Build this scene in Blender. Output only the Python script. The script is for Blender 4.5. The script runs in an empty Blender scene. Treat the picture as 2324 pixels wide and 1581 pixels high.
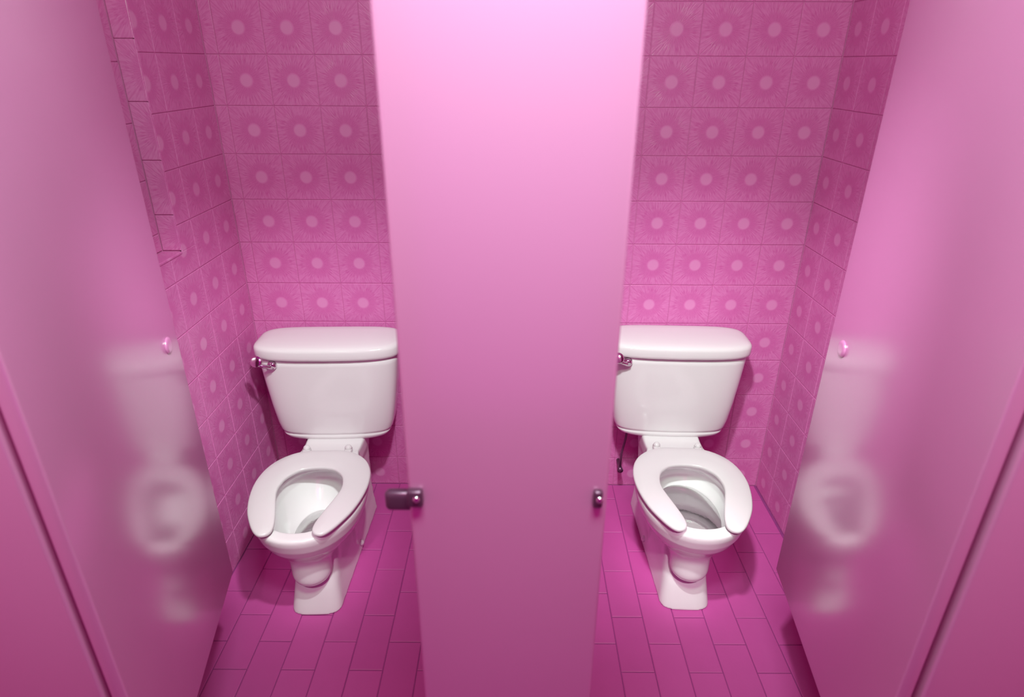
import bpy, bmesh, math, random
import numpy as np
from mathutils import Matrix, Vector
random.seed(7)
S = bpy.context.scene
COL = S.collection
R = math.radians

# ------------------------------------------------------------------ camera
cam_d = bpy.data.cameras.new('camera')
cam = bpy.data.objects.new('camera', cam_d)
COL.objects.link(cam)
cam_d.sensor_fit = 'HORIZONTAL'
cam_d.sensor_width = 36.0
cam_d.lens = 36.0 * 1416.8 / 2324.0
cam_d.clip_start = 0.02
TILT, YAW, ROLL = 24.55, 0.20, -0.25
cam.matrix_world = (Matrix.Translation((0, 0, 1.632)) @ Matrix.Rotation(R(YAW), 4, 'Z')
                    @ Matrix.Rotation(R(90 - TILT), 4, 'X') @ Matrix.Rotation(R(-ROLL), 4, 'Z'))
cam_d.dof.use_dof = True
cam_d.dof.focus_distance = 2.05
cam_d.dof.aperture_fstop = 2.8
S.camera = cam

# ------------------------------------------------------------------ world, lights, exposure
w = bpy.data.worlds.new('world')
S.world = w
w.use_nodes = True
bg = w.node_tree.nodes['Background']
bg.inputs['Color'].default_value = (0.34, 0.003, 0.23, 1)
bg.inputs['Strength'].default_value = 1.0
KEY = (0.62, 1.0, 0.80)

def aim(o, loc, target):
    COL.objects.link(o)
    o.location = loc
    o.rotation_euler = (Vector(target) - Vector(loc)).to_track_quat('-Z', 'Y').to_euler()
    return o

def area(name, loc, target, sx, sy, power, col, spread=180):
    d = bpy.data.lights.new(name, 'AREA')
    d.shape = 'RECTANGLE'; d.size = sx; d.size_y = sy
    d.energy = power; d.color = col; d.spread = R(spread)
    return aim(bpy.data.objects.new(name, d), loc, target)

def spot(name, loc, target, angle, power, col, radius):
    d = bpy.data.lights.new(name, 'SPOT')
    d.energy = power; d.color = col; d.spot_size = R(angle); d.spot_blend = 1.0; d.shadow_soft_size = radius
    return aim(bpy.data.objects.new(name, d), loc, target)

area('ceiling_lamp', (0.06, 0.30, 2.34), (0.0, 0.85, 0.9), 0.60, 0.25, 36, (0.52, 1.0, 0.66))
area('magenta_fill', (0.05, -0.50, 2.60), (0.0, 1.1, 0.3), 0.8, 0.5, 7.0, (1.0, 0.01, 0.44), 170)  # added fill with no real source, lifts the lower panels in magenta
spot('toilet_fill_spot', (0.03, 0.66, 2.33), (-0.59, 1.80, 0.50), 48, 180, (0.83, 0.97, 0.90), 0.05)  # added pair, no such fixtures: brightens the toilets while sparing posts and doors
spot('toilet_fill_spot', (0.05, 0.66, 2.33), (0.57, 1.84, 0.50), 50, 185, (0.83, 0.97, 0.90), 0.05)
spot('front_fill_spot', (-0.36, -0.20, 2.12), (-0.63, 1.50, 0.25), 11, 80, (0.98, 0.84, 0.93), 0.04)  # added narrow fill pair for the bowl fronts, not lamps of the room
spot('front_fill_spot', (0.36, -0.20, 2.12), (0.56, 1.52, 0.25), 11, 140, (0.98, 0.84, 0.93), 0.04)

S.view_settings.view_transform = 'Standard'
S.view_settings.look = 'None'
S.view_settings.exposure = 0.0
S.view_settings.gamma = 1.0
S.view_settings.use_curve_mapping = False

# ------------------------------------------------------------------ materials
def mat(name, base, rough=0.5, ior=1.45, metallic=0.0, coat=0.0, coat_rough=0.05, noise=None, bump=None):
    m = bpy.data.materials.new(name)
    m.use_nodes = True
    nt = m.node_tree
    p = nt.nodes['Principled BSDF']
    p.inputs['Base Color'].default_value = (*base, 1)
    p.inputs['Roughness'].default_value = rough
    p.inputs['IOR'].default_value = ior
    p.inputs['Metallic'].default_value = metallic
    p.inputs['Coat Weight'].default_value = coat
    p.inputs['Coat Roughness'].default_value = coat_rough
    tc = nt.nodes.new('ShaderNodeTexCoord')
    if noise:
        n = nt.nodes.new('ShaderNodeTexNoise')
        n.inputs['Scale'].default_value = noise[0]
        n.inputs['Detail'].default_value = 4
        nt.links.new(tc.outputs['Object'], n.inputs['Vector'])
        mx = nt.nodes.new('ShaderNodeMix'); mx.data_type = 'RGBA'
        mx.inputs[6].default_value = (*[c * (1 - noise[1]) for c in base], 1)
        mx.inputs[7].default_value = (*[min(1, c * (1 + noise[1])) for c in base], 1)
        nt.links.new(n.outputs['Fac'], mx.inputs[0])
        nt.links.new(mx.outputs[2], p.inputs['Base Color'])
    if bump:
        n = nt.nodes.new('ShaderNodeTexNoise')
        n.inputs['Scale'].default_value = bump[0]
        nt.links.new(tc.outputs['Object'], n.inputs['Vector'])
        b = nt.nodes.new('ShaderNodeBump')
        b.inputs['Strength'].default_value = bump[1]; b.inputs['Distance'].default_value = 0.001
        nt.links.new(n.outputs['Fac'], b.inputs['Height'])
        nt.links.new(b.outputs['Normal'], p.inputs['Normal'])
    return m

M_panel = mat('panel_enamel', (0.66, 0.225, 0.49), rough=0.19, ior=3.0, noise=(3, 0.02))
M_ceramic = mat('glazed_ceramic', (0.76, 0.70, 0.73), rough=0.10, ior=1.5, noise=(5, 0.01))
M_seat = mat('seat_plastic', (0.68, 0.62, 0.65), rough=0.16, ior=1.48, noise=(5, 0.01))
M_chrome = mat('chrome', (0.75, 0.62, 0.70), rough=0.10, metallic=1.0, noise=(20, 0.02))
M_darkmetal = mat('dark_fitting', (0.16, 0.06, 0.13), rough=0.30, metallic=0.6, noise=(30, 0.05))
M_grout = mat('wall_grout', (0.68, 0.185, 0.46), rough=0.8, noise=(60, 0.06), bump=(300, 0.3))
M_fgrout = mat('floor_grout', (0.30, 0.038, 0.22), rough=0.9, noise=(40, 0.15), bump=(300, 0.4))
M_plaster = mat('plaster', (0.68, 0.185, 0.46), rough=0.8, noise=(20, 0.04), bump=(150, 0.2))
M_dark = mat('shadow_gap_rubber', (0.08, 0.04, 0.08), rough=0.7, noise=(30, 0.1))

def floor_tile_mat():
    m = mat('quarry_tile', (0.6, 0.35, 0.6), rough=0.55, bump=(120, 0.25))
    nt = m.node_tree; p = nt.nodes['Principled BSDF']
    oi = nt.nodes.new('ShaderNodeObjectInfo')
    tc = nt.nodes.new('ShaderNodeTexCoord')
    n = nt.nodes.new('ShaderNodeTexNoise'); n.inputs['Scale'].default_value = 14; n.inputs['Detail'].default_value = 5
    nt.links.new(tc.outputs['Object'], n.inputs['Vector'])
    add = nt.nodes.new('ShaderNodeMath'); add.operation = 'ADD'
    nt.links.new(oi.outputs['Random'], add.inputs[0]); nt.links.new(n.outputs['Fac'], add.inputs[1])
    half = nt.nodes.new('ShaderNodeMath'); half.operation = 'MULTIPLY'; half.inputs[1].default_value = 0.5
    nt.links.new(add.outputs[0], half.inputs[0])
    mx = nt.nodes.new('ShaderNodeMix'); mx.data_type = 'RGBA'
    mx.inputs[6].default_value = (0.50, 0.064, 0.30, 1); mx.inputs[7].default_value = (0.58, 0.080, 0.35, 1)
    nt.links.new(half.outputs[0], mx.inputs[0])
    nt.links.new(mx.outputs[2], p.inputs['Base Color'])
    return m
M_floor = floor_tile_mat()

def sunburst_mat():
    """Glazed tile with a moulded sunburst: pale disc, dark petal ring, fine rays, diagonals to the corners."""
    m = bpy.data.materials.new('sunburst_tile')
    m.use_nodes = True
    nt = m.node_tree; L = nt.links.new
    p = nt.nodes['Principled BSDF']
    p.inputs['Roughness'].default_value = 0.32
    p.inputs['IOR'].default_value = 1.45
    tc = nt.nodes.new('ShaderNodeTexCoord')
    sep = nt.nodes.new('ShaderNodeSeparateXYZ')
    L(tc.outputs['Object'], sep.inputs[0])
    def mth(op, a, b=None, clamp=False):
        n = nt.nodes.new('ShaderNodeMath'); n.operation = op; n.use_clamp = clamp
        for i, v in enumerate((a, b)):
            if v is None: continue
            if isinstance(v, (int, float)): n.inputs[i].default_value = v
            else: L(v, n.inputs[i])
        return n.outputs[0]
    def smooth(v, a, b):
        n = nt.nodes.new('ShaderNodeMapRange'); n.interpolation_type = 'SMOOTHSTEP'
        L(v, n.inputs[0]); n.inputs[1].default_value = a; n.inputs[2].default_value = b
        return n.outputs[0]
    x = mth('DIVIDE', sep.outputs[0], 0.075); y = mth('DIVIDE', sep.outputs[1], 0.075)
    r = mth('SQRT', mth('ADD', mth('MULTIPLY', x, x), mth('MULTIPLY', y, y)))
    ang = mth('ARCTAN2', y, x)
    oi = nt.nodes.new('ShaderNodeObjectInfo')
    # radial streaks: noise sampled on (cos, sin)*k with slow change along r
    cmb = nt.nodes.new('ShaderNodeCombineXYZ')
    L(mth('MULTIPLY', mth('COSINE', ang), 11.0), cmb.inputs[0])
    L(mth('MULTIPLY', mth('SINE', ang), 11.0), cmb.inputs[1])
    L(mth('ADD', mth('MULTIPLY', r, 2.2), mth('MULTIPLY', oi.outputs['Random'], 37.0)), cmb.inputs[2])
    nz = nt.nodes.new('ShaderNodeTexNoise'); nz.inputs['Scale'].default_value = 1.6; nz.inputs['Detail'].default_value = 3
    L(cmb.outputs[0], nz.inputs['Vector'])
    streak = smooth(nz.outputs['Fac'], 0.38, 0.62)
    rays = mth('POWER', mth('ABSOLUTE', mth('SINE', mth('MULTIPLY', ang, 22.0))), 1.5)
    # bands along r
    disc = mth('SUBTRACT', 1.0, smooth(r, 0.215, 0.265))
    ring_in = smooth(r, 0.25, 0.33)
    rj = mth('ADD', r, mth('MULTIPLY', mth('SUBTRACT', streak, 0.5), 0.22))
    ring_out = mth('SUBTRACT', 1.0, smooth(rj, 0.58, 0.82))
    ring = mth('MULTIPLY', ring_in, ring_out)
    ring = mth('MULTIPLY', ring, mth('ADD', 0.70, mth('MULTIPLY', streak, 0.30)))
    outer = mth('MULTIPLY', smooth(r, 0.62, 0.8), mth('SUBTRACT', 1.0, smooth(r, 1.15, 1.42)))
    outer = mth('MULTIPLY', outer, mth('MULTIPLY', mth('SUBTRACT', 1.0, streak), 0.55))
    dg = mth('ABSOLUTE', mth('SUBTRACT', mth('ABSOLUTE', x), mth('ABSOLUTE', y)))
    diag = mth('MULTIPLY', mth('SUBTRACT', 1.0, smooth(dg, 0.012, 0.05)), smooth(r, 0.78, 0.95))
    # speckled flecks inside the ring
    fl = nt.nodes.new('ShaderNodeTexNoise'); fl.inputs['Scale'].default_value = 260; fl.inputs['Detail'].default_value = 2
    L(tc.outputs['Object'], fl.inputs['Vector'])
    fleck = mth('MULTIPLY', mth('MULTIPLY', smooth(fl.outputs['Fac'], 0.6, 0.7), ring), 0.5)
    dark = mth('ADD', mth('MULTIPLY', ring, mth('ADD', 0.72, mth('MULTIPLY', rays, 0.28))), outer)
    dark = mth('MAXIMUM', dark, mth('MULTIPLY', diag, 0.75))
    dark = mth('SUBTRACT', dark, fleck, True)
    mx = nt.nodes.new('ShaderNodeMix'); mx.data_type = 'RGBA'
    mx.inputs[6].default_value = (0.72, 0.205, 0.50, 1); mx.inputs[7].default_value = (0.64, 0.122, 0.40, 1)
    L(dark, mx.inputs[0])
    mx2 = nt.nodes.new('ShaderNodeMix'); mx2.data_type = 'RGBA'
    L(mth('MULTIPLY', disc, 0.8), mx2.inputs[0]); L(mx.outputs[2], mx2.inputs[6])
    mx2.inputs[7].default_value = (0.75, 0.27, 0.55, 1)
    L(mx2.outputs[2], p.inputs['Base Color'])
    b = nt.nodes.new('ShaderNodeBump'); b.inputs['Strength'].default_value = 0.35; b.inputs['Distance'].default_value = 0.0012
    L(mth('SUBTRACT', 1.0, dark), b.inputs['Height']); L(b.outputs['Normal'], p.inputs['Normal'])
    return m
M_tile = sunburst_mat()

def water_mat():
    m = bpy.data.materials.new('bowl_water'); m.use_nodes = True
    nt = m.node_tree; nt.nodes.clear()
    out = nt.nodes.new('ShaderNodeOutputMaterial')
    t0 = nt.nodes.new('ShaderNodeBsdfTransparent'); t0.inputs[0].default_value = (0.90, 0.78, 0.86, 1)
    df = nt.nodes.new('ShaderNodeBsdfDiffuse'); df.inputs[0].default_value = (0.72, 0.56, 0.65, 1)
    tr = nt.nodes.new('ShaderNodeMixShader'); tr.inputs[0].default_value = 0.72
    nt.links.new(t0.outputs[0], tr.inputs[1]); nt.links.new(df.outputs[0], tr.inputs[2])
    gl = nt.nodes.new('ShaderNodeBsdfGlossy'); gl.inputs['Roughness'].default_value = 0.02
    fr = nt.nodes.new('ShaderNodeFresnel'); fr.inputs[0].default_value = 1.33
    n = nt.nodes.new('ShaderNodeTexNoise'); n.inputs['Scale'].default_value = 25
    b = nt.nodes.new('ShaderNodeBump'); b.inputs['Strength'].default_value = 0.08; b.inputs['Distance'].default_value = 0.002
    nt.links.new(n.outputs['Fac'], b.inputs['Height']); nt.links.new(b.outputs['Normal'], gl.inputs['Normal'])
    mx = nt.nodes.new('ShaderNodeMixShader')
    nt.links.new(fr.outputs[0], mx.inputs[0]); nt.links.new(tr.outputs[0], mx.inputs[1]); nt.links.new(gl.outputs[0], mx.inputs[2])
    nt.links.new(mx.outputs[0], out.inputs[0])
    return m
M_water = water_mat()

# ------------------------------------------------------------------ mesh helpers
def link(name, me, m=None, parent=None, loc=None, rot=None):
    o = bpy.data.objects.new(name, me)
    COL.objects.link(o)
    if m is not None and me is not None and not me.materials: me.materials.append(m)
    if parent: o.parent = parent
    if loc is not None: o.location = loc
    if rot is not None: o.rotation_euler = rot
    return o

def tag(o, label=None, cat=None, group=None, kind=None):
    if label: o['label'] = label
    if cat: o['category'] = cat
    if group: o['group'] = group
    if kind: o['kind'] = kind
    return o

def empty(name, loc, rz=0.0):
    o = bpy.data.objects.new(name, None)
    o.empty_display_size = 0.1
    COL.objects.link(o); o.location = loc; o.rotation_euler = (0, 0, rz)
    return o

def bm_mesh(name, bm, smooth=False):
    bmesh.ops.recalc_face_normals(bm, faces=bm.faces)
    me = bpy.data.meshes.new(name); bm.to_mesh(me); bm.free()
    if smooth: me.polygons.foreach_set('use_smooth', [True] * len(me.polygons))
    return me

def box_mesh(name, lo, hi, bevel=0.0, seg=2, smooth=False):
    bm = bmesh.new()
    bmesh.ops.create_cube(bm, size=1.0)
    for v in bm.verts:
        v.co = Vector([lo[i] + (v.co[i] + 0.5) * (hi[i] - lo[i]) for i in range(3)])
    if bevel: bmesh.ops.bevel(bm, geom=list(bm.edges), offset=bevel, segments=seg, profile=0.5, affect='EDGES')
    return bm_mesh(name, bm, smooth)

def boxes_mesh(name, boxes):
    bm = bmesh.new()
    for lo, hi in boxes:
        r = bmesh.ops.create_cube(bm, size=1.0)
        for v in r['verts']:
            v.co = Vector([lo[i] + (v.co[i] + 0.5) * (hi[i] - lo[i]) for i in range(3)])
    return bm_mesh(name, bm)

_tc = {}
def tile_mesh(x0, x1, y0, y1, depth=0.006, bev=0.0016):
    """tile whose face is local z=0, bevelled on its face edges"""
    k = tuple(round(v, 4) for v in (x0, x1, y0, y1, depth, bev))
    if k in _tc: return _tc[k]
    vs = [(x0, y0, -depth), (x1, y0, -depth), (x1, y1, -depth), (x0, y1, -depth),
          (x0, y0, -bev * .7), (x1, y0, -bev * .7), (x1, y1, -bev * .7), (x0, y1, -bev * .7),
          (x0 + bev, y0 + bev, 0), (x1 - bev, y0 + bev, 0), (x1 - bev, y1 - bev, 0), (x0 + bev, y1 - bev, 0)]
    fs = [(3, 2, 1, 0), (8, 9, 10, 11)]
    for i in range(4):
        j = (i + 1) % 4
        fs += [(i, j, j + 4, i + 4), (i + 4, j + 4, j + 8, i + 8)]
    me = bpy.data.meshes.new('tile'); me.from_pydata(vs, [], fs); me.update()
    _tc[k] = me
    return me

def loft(name, rings, cap=True, smooth=True):
    """closed rings of equal length -> tube with caps"""
    n = len(rings[0]); vs = [p for r in rings for p in r]; fs = []
    for a in range(len(rings) - 1):
        for i in range(n):
            j = (i + 1) % n
            fs.append((a * n + i, a * n + j, (a + 1) * n + j, (a + 1) * n + i))
    if cap:
        fs.append(tuple(range(n - 1, -1, -1)))
        b = (len(rings) - 1) * n
        fs.append(tuple(range(b, b + n)))
    me = bpy.data.meshes.new(name); me.from_pydata(vs, [], fs)
    bm = bmesh.new(); bm.from_mesh(me); bmesh.ops.recalc_face_normals(bm, faces=bm.faces); bm.to_mesh(me); bm.free()
    if smooth: me.polygons.foreach_set('use_smooth', [True] * len(me.polygons))
    me.update()
    return me

def tube(name, pts, rad, n=12):
    pts = [Vector(p) for p in pts]; rings = []
    rads = rad if isinstance(rad, (list, tuple)) else [rad] * len(pts)
    for i, p in enumerate(pts):
        t = (pts[min(i + 1, len(pts) - 1)] - pts[max(i - 1, 0)]).normalized()
        u = t.orthogonal().normalized() if abs(t.z) > 0.9 else t.cross(Vector((0, 0, 1))).normalized()
        v = t.cross(u).normalized()
        rings.append([tuple(p + rads[i] * (math.cos(2 * math.pi * k / n) * u + math.sin(2 * math.pi * k / n) * v)) for k in range(n)])
    return loft(name, rings)

def dome_mesh(name, r, h, n=24, k=5, flat=0.0):
    """shallow dome, base on z=0, axis +z; flat = share of the radius that stays flat on top"""
    rings = []
    for a in range(k + 1):
        t = a / k * math.pi / 2
        rr = r * (flat + (1 - flat) * math.cos(t)) if a < k else r * max(flat, 0.02)
        rings.append([(rr * math.cos(2 * math.pi * i / n), rr * math.sin(2 * math.pi * i / n), h * math.sin(t)) for i in range(n)])
    return loft(name, rings)

# ------------------------------------------------------------------ signed distance fields -> smooth ceramic surfaces
def surface_nets(vol, org, h, name):
    nx, ny, nz = vol.shape
    ins = vol < 0
    c = np.zeros((nx - 1, ny - 1, nz - 1), np.int8)
    acc = np.zeros((nx - 1, ny - 1, nz - 1, 3), np.float32); cnt = np.zeros((nx - 1, ny - 1, nz - 1), np.float32)
    def sub(a, o): return a[o[0]:o[0] + nx - 1, o[1]:o[1] + ny - 1, o[2]:o[2] + nz - 1]
    for ax in range(3):
        o1, o2 = [i for i in range(3) if i != ax]
        for p in (0, 1):
            for q in (0, 1):
                a = [0, 0, 0]; a[o1] = p; a[o2] = q; b = list(a); b[ax] = 1
                va, vb = sub(vol, a), sub(vol, b)
                m = sub(ins, a) != sub(ins, b)
                t = np.where(m, va / np.where(m, va - vb, 1), 0)
                pos = [np.full(t.shape, float(a[i]), np.float32) for i in range(3)]
                pos[ax] = t
                for i in range(3): acc[..., i] += np.where(m, pos[i], 0)
                cnt += m
    act = cnt > 0
    idx = -np.ones(act.shape, np.int64); idx[act] = np.arange(act.sum())
    base = np.argwhere(act).astype(np.float32)
    V = (base + acc[act] / cnt[act][:, None]) * h + np.array(org)
    F = []
    for ax in range(3):
        o1, o2 = (ax + 1) % 3, (ax + 2) % 3
        sl = [slice(None)] * 3; sl[ax] = slice(0, -1); s2 = [slice(None)] * 3; s2[ax] = slice(1, None)
        ia, ib = ins[tuple(sl)], ins[tuple(s2)]
        e = np.argwhere(ia != ib)
        e = e[(e[:, o1] > 0) & (e[:, o2] > 0) & (e[:, o1] < vol.shape[o1] - 1) & (e[:, o2] < vol.shape[o2] - 1)]
        fl = ia[tuple(e.T)]
        q = []
        for d1, d2 in ((-1, -1), (0, -1), (0, 0), (-1, 0)):
            g = e.copy(); g[:, o1] += d1; g[:, o2] += d2
            q.append(idx[tuple(g.T)])
        q = np.stack(q, 1)
        q[~fl] = q[~fl][:, ::-1]
        F.append(q)
    F = np.concatenate(F); F = F[(F >= 0).all(1)]
    me = bpy.data.meshes.new(name)
    me.vertices.add(len(V)); me.vertices.foreach_set('co', V.astype(np.float32).ravel())
    me.loops.add(F.size); me.loops.foreach_set('vertex_index', F.astype(np.int32).ravel())
    me.polygons.add(len(F)); me.polygons.foreach_set('loop_start', (np.arange(len(F)) * 4).astype(np.int32))
    me.update(calc_edges=True)
    me.polygons.foreach_set('use_smooth', [True] * len(F))
    me.validate()
    return me

def smin(a, b, k):
    h = np.clip(0.5 + 0.5 * (b - a) / k, 0, 1)
    return b * (1 - h) + a * h - k * h * (1 - h)
def smax(a, b, k): return -smin(-a, -b, k)

def lev(Z, keys):
    """interpolate parameter rows over z"""
    ks = np.array(keys, float)
    return [np.interp(Z, ks[:, 0], ks[:, i]) for i in range(1, ks.shape[1])]

def egg(X, V, vc, af, ab, wd, n=2.0):
    a = np.where(V > vc, af, ab)
    g = (np.abs(X / wd) ** n + np.abs((V - vc) / a) ** n) ** (1.0 / n)
    d = np.sqrt((X / wd ** 2) ** 2 + ((V - vc) / a ** 2) ** 2) / np.maximum(np.sqrt((X / wd) ** 2 + ((V - vc) / a) ** 2), 1e-5)
    return (g - 1) / np.maximum(d, 2.0)

def rbox(X, V, x_half, v0, v1, r):
    qx = np.abs(X) - (x_half - r); qv = np.abs(V - (v0 + v1) / 2) - ((v1 - v0) / 2 - r)
    return np.sqrt(np.maximum(qx, 0) ** 2 + np.maximum(qv, 0) ** 2) + np.minimum(np.maximum(qx, qv), 0) - r

def poly_sdf(X, Y, pts):
    P = np.array(pts); d = np.full(X.shape, 1e9); s = np.ones(X.shape)
    n = len(P)
    for i in range(n):
        a, b = P[i], P[i - 1]
        ex, ey = b - a; wx, wy = X - a[0], Y - a[1]
        t = np.clip((wx * ex + wy * ey) / (ex * ex + ey * ey + 1e-12), 0, 1)
        d = np.minimum(d, (wx - ex * t) ** 2 + (wy - ey * t) ** 2)
        c1 = Y >= a[1]; c2 = Y < b[1]; c3 = ex * wy > ey * wx
        f = (c1 & c2 & c3) | (~c1 & ~c2 & ~c3)
        s = np.where(f, -s, s)
    return s * np.sqrt(d)

def catmull(pts, n=6):
    out = []; m = len(pts)
    for i in range(m):
        p0, p1, p2, p3 = (np.array(pts[(i + k) % m], float) for k in (-1, 0, 1, 2))
        for k in range(n):
            t = k / n
            out.append(0.5 * ((2 * p1) + (-p0 + p2) * t + (2 * p0 - 5 * p1 + 4 * p2 - p3) * t * t + (-p0 + 3 * p1 - 3 * p2 + p3) * t ** 3))
    return out

# ================================================================== SETTING
D, XL, XR = 2.182, -0.984, 1.033
TS = 0.152
X0, Z0 = -0.943, 1.654
YF = 0.72                      # plane of the stall fronts
TOPZ = 2.262
G = 0.001                      # half joint

floor = tag(link('floor', box_mesh('floor', (XL - .1, -1.6, -.12), (XR + .1, D + .1, -.003)), M_fgrout), kind='structure')
wall_back = tag(link('wall_back', box_mesh('wall_back', (XL - .1, D + .003, -.12), (XR + .1, D + .12, 2.5)), M_grout), kind='structure')
NY0, NY1, NZ0, NZ1, ND = 1.14, 1.796, 1.12, 2.2, 0.056     # niche in the left wall
wl = boxes_mesh('wall_left', [((XL - .2, -1.6, -.12), (XL - .003, NY0, 2.5)), ((XL - .2, NY1, -.12), (XL - .003, D + .003, 2.5)),
                              ((XL - .2, NY0, -.12), (XL - .003, NY1, NZ0)), ((XL - .2, NY0, NZ1), (XL - .003, NY1, 2.5)),
                              ((XL - .2, NY0, NZ0), (XL - ND - .003, NY1, NZ1))])
wall_left = tag(link('wall_left', wl, M_grout), kind='structure')
wall_right = tag(link('wall_right', box_mesh('wall_right', (XR + .003, -1.6, -.12), (XR + .15, D + .003, 2.5)), M_grout), kind='structure')

def wall_tiles(parent, place, rot, ucols, hole=None):
    """ucols: list of (centre, lo, hi) along the wall; rows follow the common height grid; hole=(u0,u1,z0,z1)"""
    h = TS / 2 - G
    for r in range(-4, 12):
        zt, zb = Z0 - TS * r, Z0 - TS * (r + 1)
        zc = (zt + zb) / 2
        zlo, zhi = max(zb + G, 0.001), min(zt - G, TOPZ)
        if zhi - zlo < 0.01: continue
        for uc, ulo, uhi in ucols:
            rects = [(ulo, uhi, zlo, zhi)]
            if hole:
                u0, u1, h0, h1 = hole
                if uhi > u0 and ulo < u1 and zhi > h0 and zlo < h1:
                    rects = []
                    if zlo < h0: rects.append((ulo, uhi, zlo, h0))
                    if zhi > h1: rects.append((ulo, uhi, h1, zhi))
                    a, b = max(zlo, h0), min(zhi, h1)
                    if ulo < u0 - .004: rects.append((ulo, u0, a, b))
                    if uhi > u1 + .004: rects.append((u1, uhi, a, b))
            for (a, b, c, d) in rects:
                if b - a < 0.004 or d - c < 0.004: continue
                me = tile_mesh(a - uc, b - uc, c - zc, d - zc)
                jz = random.uniform(-0.0006, 0.0)
                link('tile', me, M_tile, parent, place(uc, zc, jz), rot)

cols = [(X0 - TS / 2, XL + .001, X0 - G)]
for k in range(13):
    c = X0 + TS * (k + .5); cols.append((c, c - TS / 2 + G, min(c + TS / 2 - G, XR - .001)))
wall_tiles(wall_back, lambda u, z, j: (u, D - j, z), (R(90), 0, 0), cols)
# left wall runs along +Y (local x = Y)
cols = []
c = D - .151 + TS / 2
cols.append((c, c - TS / 2 + G, D - .001))
for k in range(9):
    c = D - .151 - TS * (k + .5); cols.append((c, c - TS / 2 + G, c + TS / 2 - G))
wall_tiles(wall_left, lambda u, z, j: (XL + j, u, z), (R(90), 0, R(90)), cols, hole=(NY0, NY1, NZ0, NZ1))
# right wall: local x = -Y
cols = []
c = -(D - .137 + TS / 2)
cols.append((c, -(D - .001), c + TS / 2 - G))
for k in range(9):
    c = -(D - .137 - TS * (k + .5)); cols.append((c, c - TS / 2 + G, c + TS / 2 - G))
wall_tiles(wall_right, lambda u, z, j: (XR - j, -u, z), (R(90), 0, R(-90)), cols)
# tiles lining the niche: far jamb, back, sill
zz = [NZ0 + .004, 1.23, 1.382, 1.534, 1.686, 1.838, 1.99, 2.142]
for a, b in zip(zz[:-1], zz[1:]):
    me = tile_mesh(-.075, -.075 + ND - 2 * G, (a - b) / 2 + G, (b - a) / 2 - G)
    link('tile', me, M_tile, wall_left, (XL - ND + G + .075, NY1 - .004, (a + b) / 2), (R(90), 0, 0))
zz = [NZ0 + .004, 1.175, 1.327, 1.479, 1.631, 1.783, 1.935, 2.087]
for a, b in zip(zz[:-1], zz[1:]):
    for u0, u1 in ((NY0, 1.336), (1.336, 1.488), (1.488, 1.64), (1.64, NY1 - .004)):
        me = tile_mesh((u0 - u1) / 2 + G, (u1 - u0) / 2 - G, (a - b) / 2 + G, (b - a) / 2 - G)
        link('tile', me, M_tile, wall_left, (XL - ND, (u0 + u1) / 2, (a + b) / 2), (R(90), 0, R(90)))
for u0, u1 in ((NY0, 1.336), (1.336, 1.488), (1.488, 1.64), (1.64, NY1 - .004)):
    me = tile_mesh(-.075, -.075 + ND + .002, (u0 - u1) / 2 + G, (u1 - u0) / 2 - G)
    link('tile', me, M_tile, wall_left, (XL - ND + .075, (u0 + u1) / 2, NZ0 + .003), (0, 0, 0))

# floor tiles, staggered columns running into the stalls
PX, PY = 0.1006, 0.2012
for c in range(-15, 6):
    xa, xb = 0.523 + PX * c, 0.523 + PX * (c + 1)
    xlo, xhi = max(xa + .0012, XL + .001), min(xb - .0012, XR - .001)
    if xhi - xlo < .012: continue
    ph = 1.483 if c % 2 == 0 else 1.582
    for k in range(-5, 5):
        ya, yb = ph + PY * k, ph + PY * (k + 1)
        ylo, yhi = ya + .0012, min(yb - .0012, D - .001)
        if yhi - ylo < .012 or yhi < 0.55: continue
        xc, yc = (xa + xb) / 2, (ya + yb) / 2
        me = tile_mesh(xlo - xc, xhi - xc, ylo - yc, yhi - yc, 0.006, 0.0022)
        link('tile', me, M_floor, floor, (xc, yc, random.uniform(-0.0009, 0.0)), (R(random.uniform(-.15, .15)), R(random.uniform(-.2, .2)), 0))

# ================================================================== STALL PARTITIONS
PT = 0.030
def panel_box(name, x0, x1, y0, y1, z0, z1, parent=None, bev=0.006):
    me = box_mesh(name, (x0, y0, z0), (x1, y1, z1), bev, 3, True)
    return link(name, me, M_panel, parent)

def fitting(parent, name, x0, x1, z0, z1, y0, screw_x, bev=0.004):
    k = link(name, box_mesh(name, (x0, y0, z0), (x1, YF + .001, z1), bev, 3, True), M_darkmetal, parent)
    s = link('screw', dome_mesh('screw', .0055, .004), M_chrome, k, (screw_x, y0, (z0 + z1) / 2 + .002), (R(90), 0, 0))
    return k

pil = empty('partition_post', (-0.008, YF + PT / 2, 0))
tag(pil, 'wide pink partition post panel standing between the two open stalls', 'partition')
def loc_to(o, par):                      # keep world coordinates while parenting
    o.matrix_parent_inverse = Matrix.Translation(par.location).inverted()
p = panel_box('panel', -0.1490, 0.1340, YF, YF + PT, 0.0, 2.05, pil); loc_to(p, pil)
k = fitting(pil, 'latch_keeper', -0.1500, -0.1275, 1.059, 1.087, YF - .012, -0.1360); loc_to(k, pil)
t = link('stop_tongue', box_mesh('stop_tongue', (-0.1870, YF + .010, 1.034), (-0.1440, YF + .028, 1.068), 0.0085, 4, True), M_darkmetal, pil); loc_to(t, pil)
k = fitting(pil, 'latch_keeper', 0.1130, 0.1265, 1.058, 1.087, YF - .010, 0.1215); loc_to(k, pil)

dv = tag(link('partition_panel', box_mesh('partition_panel', (-0.0205, YF + PT, 0.31), (0.0045, D - .001, 2.05), 0.004, 2, True), M_panel),
         'pink dividing partition panel running from the middle post back to the tiled wall', 'partition')

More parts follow.
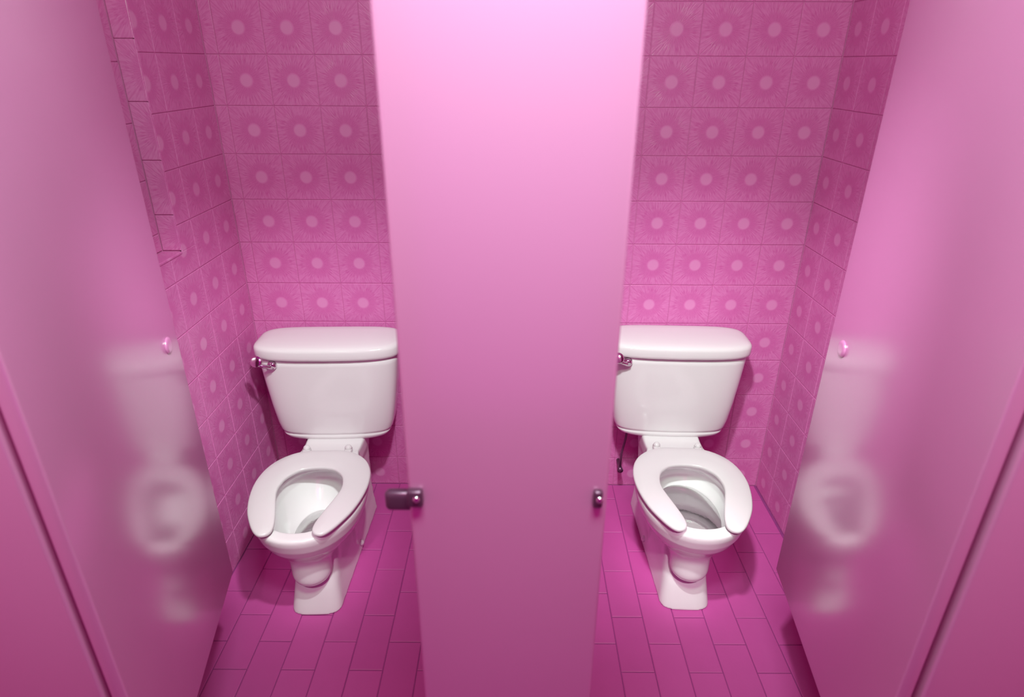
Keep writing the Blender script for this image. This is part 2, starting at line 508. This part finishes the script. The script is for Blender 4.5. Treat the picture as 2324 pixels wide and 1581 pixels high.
pl = empty('partition_post', (-0.837, YF + PT / 2, 0))
tag(pl, 'dark pink outer partition post at the left edge, beside the left door', 'partition')
p = panel_box('panel', XL, -0.6990, YF, YF + PT, 0.0, 2.05, pl); loc_to(p, pl)
pr = empty('partition_post', (0.860, YF + PT / 2, 0))
tag(pr, 'dark pink outer partition post at the right edge, beside the right door', 'partition')
p = panel_box('panel', 0.6950, XR, YF, YF + PT, 0.0, 2.05, pr); loc_to(p, pr)

def door(hx, hy, far, side, label, disc_s, disc_z, zb):
    """side=+1: left door (face looks to +X)"""
    dx, dy = far[0] - hx, far[1] - hy
    L_ = math.hypot(dx, dy); a = math.atan2(dy, dx)
    r = empty('stall_door', (hx, hy, 0), a)
    tag(r, label, 'stall door')
    # local x along the door, local y: the face towards the stall is y=0, thickness away from it
    y0, y1 = (0.0, 0.025) if side > 0 else (-0.025, 0.0)
    link('door_panel', box_mesh('door_panel', (0, y0, zb), (L_, y1, 1.93), 0.004, 3, True), M_panel, r)
    dm = dome_mesh('latch_disc', .0195, .005, 28, 5, 0.55)
    link('latch_disc', dm, M_panel, r, (disc_s, 0, disc_z), (R(90) if side > 0 else R(-90), 0, 0))
    for z in (0.48, 1.78):
        link('hinge', tube('hinge', [(-.012, (y0 + y1) / 2, z - .035), (-.012, (y0 + y1) / 2, z + .035)], .007), M_darkmetal, r)
    return r
door(-0.6588, 0.722, (-0.7788, 1.320), 1, 'left pink stall door standing open, its face mirroring the left toilet', 0.544, 1.061, 0.340)
door(0.6516, 0.722, (0.7266, 1.320), -1, 'right pink stall door standing open, its face mirroring the right toilet', 0.525, 1.068, 0.365)

# ================================================================== TOILETS
# local frame: x across, -y towards the camera (v = -y), origin on the floor under the back of the tank
def bowl_mesh():
    h = 0.0045
    xs = np.arange(-.21, .21 + h, h); vs = np.arange(-.02, .80 + h, h); zs = np.arange(-.012, .41, h)
    X, Vv, Z = np.meshgrid(xs, vs, zs, indexing='ij')
    # bowl: rim, skirt and rounded underside
    vf, vb, wd = lev(Z, [(-.02, .60, .46, .03), (.16, .60, .46, .035), (.20, .635, .43, .065), (.235, .672, .40, .098), (.27, .705, .36, .130),
                         (.30, .728, .33, .152), (.33, .743, .31, .166), (.36, .752, .30, .1735), (.41, .757, .295, .176)])
    vc = vb + (vf - vb) * 0.46
    bowl = egg(X, Vv, vc, vf - vc, vc - vb, wd, 2.15)
    bowl = smax(bowl, Z - .385, .014)
    bowl = smax(bowl, .165 - Z, .02)
    # pedestal with a flared foot
    pf, ww = lev(Z, [(-.02, .664, .082), (.0, .664, .082), (.012, .659, .081), (.04, .648, .078), (.08, .634, .073), (.13, .612, .069), (.2, .575, .068), (.30, .50, .075), (.41, .48, .08)])
    ww = ww + np.clip((.60 - Vv) / .5, 0, 1) * .030
    ped = rbox(X / ww * .09, Vv, .09, .10, 10.0, .045)
    front = egg(X, Vv, pf - .06, .06, .40, ww, 3.2)
    ped = np.maximum(front, .12 - Vv)
    ped = np.where(Vv < pf - .06, np.maximum(np.abs(X) - ww, .12 - Vv), ped)
    ped = smax(ped, -Z, .004); ped = smax(ped, Z - .37, .01)
    # side hollow: shallow scoop behind the foot
    scoop = np.sqrt(((np.abs(X) - .135) / 1.0) ** 2 + ((Vv - .50) / 2.0) ** 2 + ((Z - .17) / 1.3) ** 2) - .062
    ped = smax(ped, -scoop, .02)
    # drop bulge under the front of the bowl
    bc, bw = lev(Z, [(.10, .618, .059), (.15, .622, .061), (.22, .618, .062), (.28, .612, .066), (.34, .63, .075)])
    bul = np.sqrt(X ** 2 + (Vv - bc) ** 2) - bw
    bul = smax(bul, .118 - Z, .05); bul = smax(bul, Z - .33, .02)
    # rear trapway block and deck under the tank
    wdk, = lev(Vv, [(.0, .092), (.27, .097), (.36, .125), (.42, .14)])
    deck = np.maximum(np.abs(X) - wdk, np.maximum(.02 - Vv, Vv - .42))
    ztop = np.interp(Vv, [0, .22, .30, .5], [.356, .358, .383, .385])
    deck = smax(smax(deck, Z - ztop, .012), .315 - Z, .02)
    trap = smax(np.maximum(np.abs(X) - .085, np.maximum(.05 - Vv, Vv - .40)), Z - .35, .03)
    trap = smax(trap, .06 - Z, .05)
    b = smin(bowl, bul, .035)
    b = smin(b, ped, .012)
    b = smin(b, smin(deck, trap, .02), .022)
    # inside of the bowl
    cf, cb, cw = lev(Z, [(.10, .54, .46, .03), (.15, .575, .445, .04), (.20, .615, .432, .056), (.23, .638, .422, .068), (.26, .660, .400, .086), (.29, .682, .375, .103), (.32, .698, .352, .118), (.345, .706, .352, .124), (.365, .710, .385, .126), (.41, .712, .400, .128)])
    cc = cb + (cf - cb) * .5
    cav = egg(X, Vv, cc, cf - cc, cc - cb, cw, 2.15)
    cav = smax(cav, .14 - Z, .03)
    b = smax(b, -cav, .010)
    me = surface_nets(b.astype(np.float32), (xs[0], vs[0], zs[0]), h, 'bowl')
    co = np.empty(len(me.vertices) * 3, np.float32); me.vertices.foreach_get('co', co)
    co = co.reshape(-1, 3); co[:, 1] *= -1; co[:, 2] = np.maximum(co[:, 2], 0.0)
    me.vertices.foreach_set('co', co.ravel()); me.flip_normals(); me.update()
    return me

def seat_mesh():
    h = 0.0028
    half_o = [(0, .322), (.060, .323), (.110, .343), (.150, .382), (.174, .435), (.1825, .500), (.176, .570), (.158, .640), (.132, .696), (.110, .731), (.092, .747)]
    tip = [(.076, .748), (.064, .740), (.057, .722)]
    half_i = [(.060, .690), (.073, .640), (.088, .590), (.098, .550), (.099, .515), (.088, .472), (.060, .439), (.030, .427), (0, .424)]
    right = half_o + tip + half_i
    pts = [(x, v) for x, v in right] + [(-x, v) for x, v in right[-2:0:-1]]
    # the outline passes along the outer edge, round the right tip, the inner edge, the left tip and back
    pts = catmull(pts, 5)
    xs = np.arange(-.195, .195 + h, h); vs = np.arange(.30, .77 + h, h); zs = np.arange(-.02, .02, h)
    X2, V2 = np.meshgrid(xs, vs, indexing='ij')
    d2 = poly_sdf(X2, V2, pts)
    d2 = d2[:, :, None]; Z = zs[None, None, :]
    r = .011; hz = .0112
    a = d2 + r; b = np.abs(Z) - hz + r
    # softer, wider crown on the upper face
    crown = Z - (hz - .0065 * np.clip(1 + d2 / .046, 0, 1) ** 2.2)
    vol = np.sqrt(np.maximum(a, 0) ** 2 + np.maximum(b, 0) ** 2) + np.minimum(np.maximum(a, b), 0) - r
    vol = smax(vol, crown, .003)
    me = surface_nets(vol.astype(np.float32), (xs[0], vs[0], zs[0]), h, 'seat')
    co = np.empty(len(me.vertices) * 3, np.float32); me.vertices.foreach_get('co', co)
    co = co.reshape(-1, 3); co[:, 1] *= -1; co[:, 2] += .404
    me.vertices.foreach_set('co', co.ravel()); me.flip_normals(); me.update()
    return me

def tank_ring(hw, v0, v1, z, n=64, e=5.0, bow=0.010):
    """rounded rectangle with a bowed front; v0 back, v1 front"""
    out = []
    vc, hv = (v0 + v1) / 2, (v1 - v0) / 2
    for i in range(n):
        t = 2 * math.pi * i / n
        c, s = math.cos(t), math.sin(t)
        x = hw * math.copysign(abs(c) ** (2 / e), c); v = vc + hv * math.copysign(abs(s) ** (2 / e), s)
        if s > 0: v += bow * (1 - (x / hw) ** 2) * (v - vc) / hv
        out.append((x, -v, z))
    return out

def tank_mesh():
    rows = [(.357, .090, .150), (.359, .135, .166), (.364, .170, .177), (.372, .189, .184), (.382, .1975, .187), (.386, .1985, .1865), (.389, .1985, .1830), (.392, .1995, .1832),
            (.3955, .2030, .1865), (.402, .2065, .1865), (.43, .2135, .188), (.50, .2245, .189), (.60, .2365, .189), (.665, .2425, .189), (.700, .2445, .189)]
    return loft('tank', [tank_ring(hw, .012, v1, z) for z, hw, v1 in rows])

def lid_mesh():
    rows = [(.694, .240, .010, .186), (.694, .2500, .004, .196), (.698, .2545, .001, .2005), (.706, .2560, .0, .202), (.726, .2560, .0, .202),
            (.733, .2545, .0, .200), (.738, .2500, .002, .195), (.7415, .241, .006, .184), (.744, .228, .012, .166), (.7462, .205, .022, .135), (.747, .15, .045, .10), (.7472, .05, .06, .08)]
    return loft('tank_lid', [tank_ring(hw, a, b, z, 64, 4.5, .012) for z, hw, a, b in rows])

def lever_parts(root):
    # pivot boss on the tank front, arm to the left, round thumb plate at its end
    px, pz = -0.183, 0.675
    b = link('lever_boss', dome_mesh('lever_boss', .017, .016, 24, 6, .3), M_chrome, root, (px, -.190, pz), (R(90), 0, 0))
    pts = [(px + .004, -.205, pz - .002), (px - .012, -.214, pz + .004), (px - .030, -.221, pz + .012), (px - .050, -.224, pz + .019), (px - .066, -.222, pz + .024)]
    a = link('lever_arm', tube('lever_arm', pts, [.0075, .007, .006, .0055, .004], 14), M_chrome, root)
    rings = []
    for q in range(9):
        t = -math.pi / 2 + math.pi * q / 8
        rr = .0205 * math.cos(t) + .0004
        rings.append([(rr * math.cos(2 * math.pi * i / 24), rr * .95 * math.sin(2 * math.pi * i / 24), .0045 * math.sin(t)) for i in range(24)])
    p = link('thumb_plate', loft('thumb_plate', rings), M_chrome, a, (px - .040, -.226, pz + .030), (R(62), R(6), 0))

def water_mesh(z, vf, vb, wd, n=48):
    vc = vb + (vf - vb) * .5
    ring = []
    for i in range(n):
        t = 2 * math.pi * i / n
        s = math.sin(t); c = math.cos(t)
        ring.append((wd * c, -(vc + (vf - vc) * s), z))
    me = bpy.data.meshes.new('water'); me.from_pydata(ring + [(0, -vc, z)], [], [(i, (i + 1) % n, n) for i in range(n)])
    me.update(); return me

def make_toilet(loc, rz, label):
    t = empty('toilet', loc, rz)
    tag(t, label, 'toilet', 'white toilets in the two stalls')
    link('bowl', bowl_mesh(), M_ceramic, t)
    st = link('seat', seat_mesh(), M_seat, t)
    for x, v in ((-.135, .43), (.135, .43), (-.105, .665), (.105, .665)):
        link('bumper', box_mesh('bumper', (x - .012, -v - .008, .383), (x + .012, -v + .008, .396), .003), M_seat, st)
    for s in (-1, 1):
        hb = link('hinge_block', box_mesh('hinge_block', (s * .0725 - .013, -.345, .380), (s * .0725 + .013, -.284, .400), .005, 3, True), M_seat, t)
        link('hinge_cap', dome_mesh('hinge_cap', .0125, .012, 20, 6, .25), M_seat, hb, (s * .0725, -.296, .399))
        link('bolt_cap', dome_mesh('bolt_cap', .012, .012, 16, 5, .2), M_ceramic, t, (s * .092, -.36, .03), (0, R(s * 62), 0))
    link('tank', tank_mesh(), M_ceramic, t)
    link('tank_lid', lid_mesh(), M_ceramic, t)
    lever_parts(t)
    v = link('shutoff_valve', tube('shutoff_valve', [(-.155, -.0, .13), (-.155, -.05, .13), (-.155, -.075, .13)], [.008, .008, .012]), M_darkmetal, t)
    link('supply_tube', tube('supply_tube', [(-.155, -.06, .135), (-.155, -.062, .20), (-.145, -.07, .28), (-.14, -.08, .36)], .0045), M_darkmetal, t)
    return t

def copy_tree(o, parent=None):
    c = o.copy(); COL.objects.link(c)
    if parent: c.parent = parent
    for ch in [x for x in bpy.data.objects if x.parent == o]: copy_tree(ch, c)
    return c

LT = make_toilet((-0.663, 2.142, 0), R(2.0), 'white toilet with open-front seat in the left stall, low water in its bowl')
RT = copy_tree(LT)
RT.location = (0.592, 2.172, 0); RT.rotation_euler = (0, 0, R(-2.0))
RT['label'] = 'white toilet with open-front seat in the right stall, fuller water in its bowl'
link('water', water_mesh(.232, .639, .421, .069), M_water, LT)
link('water', water_mesh(.290, .681, .376, .1025), M_water, RT)
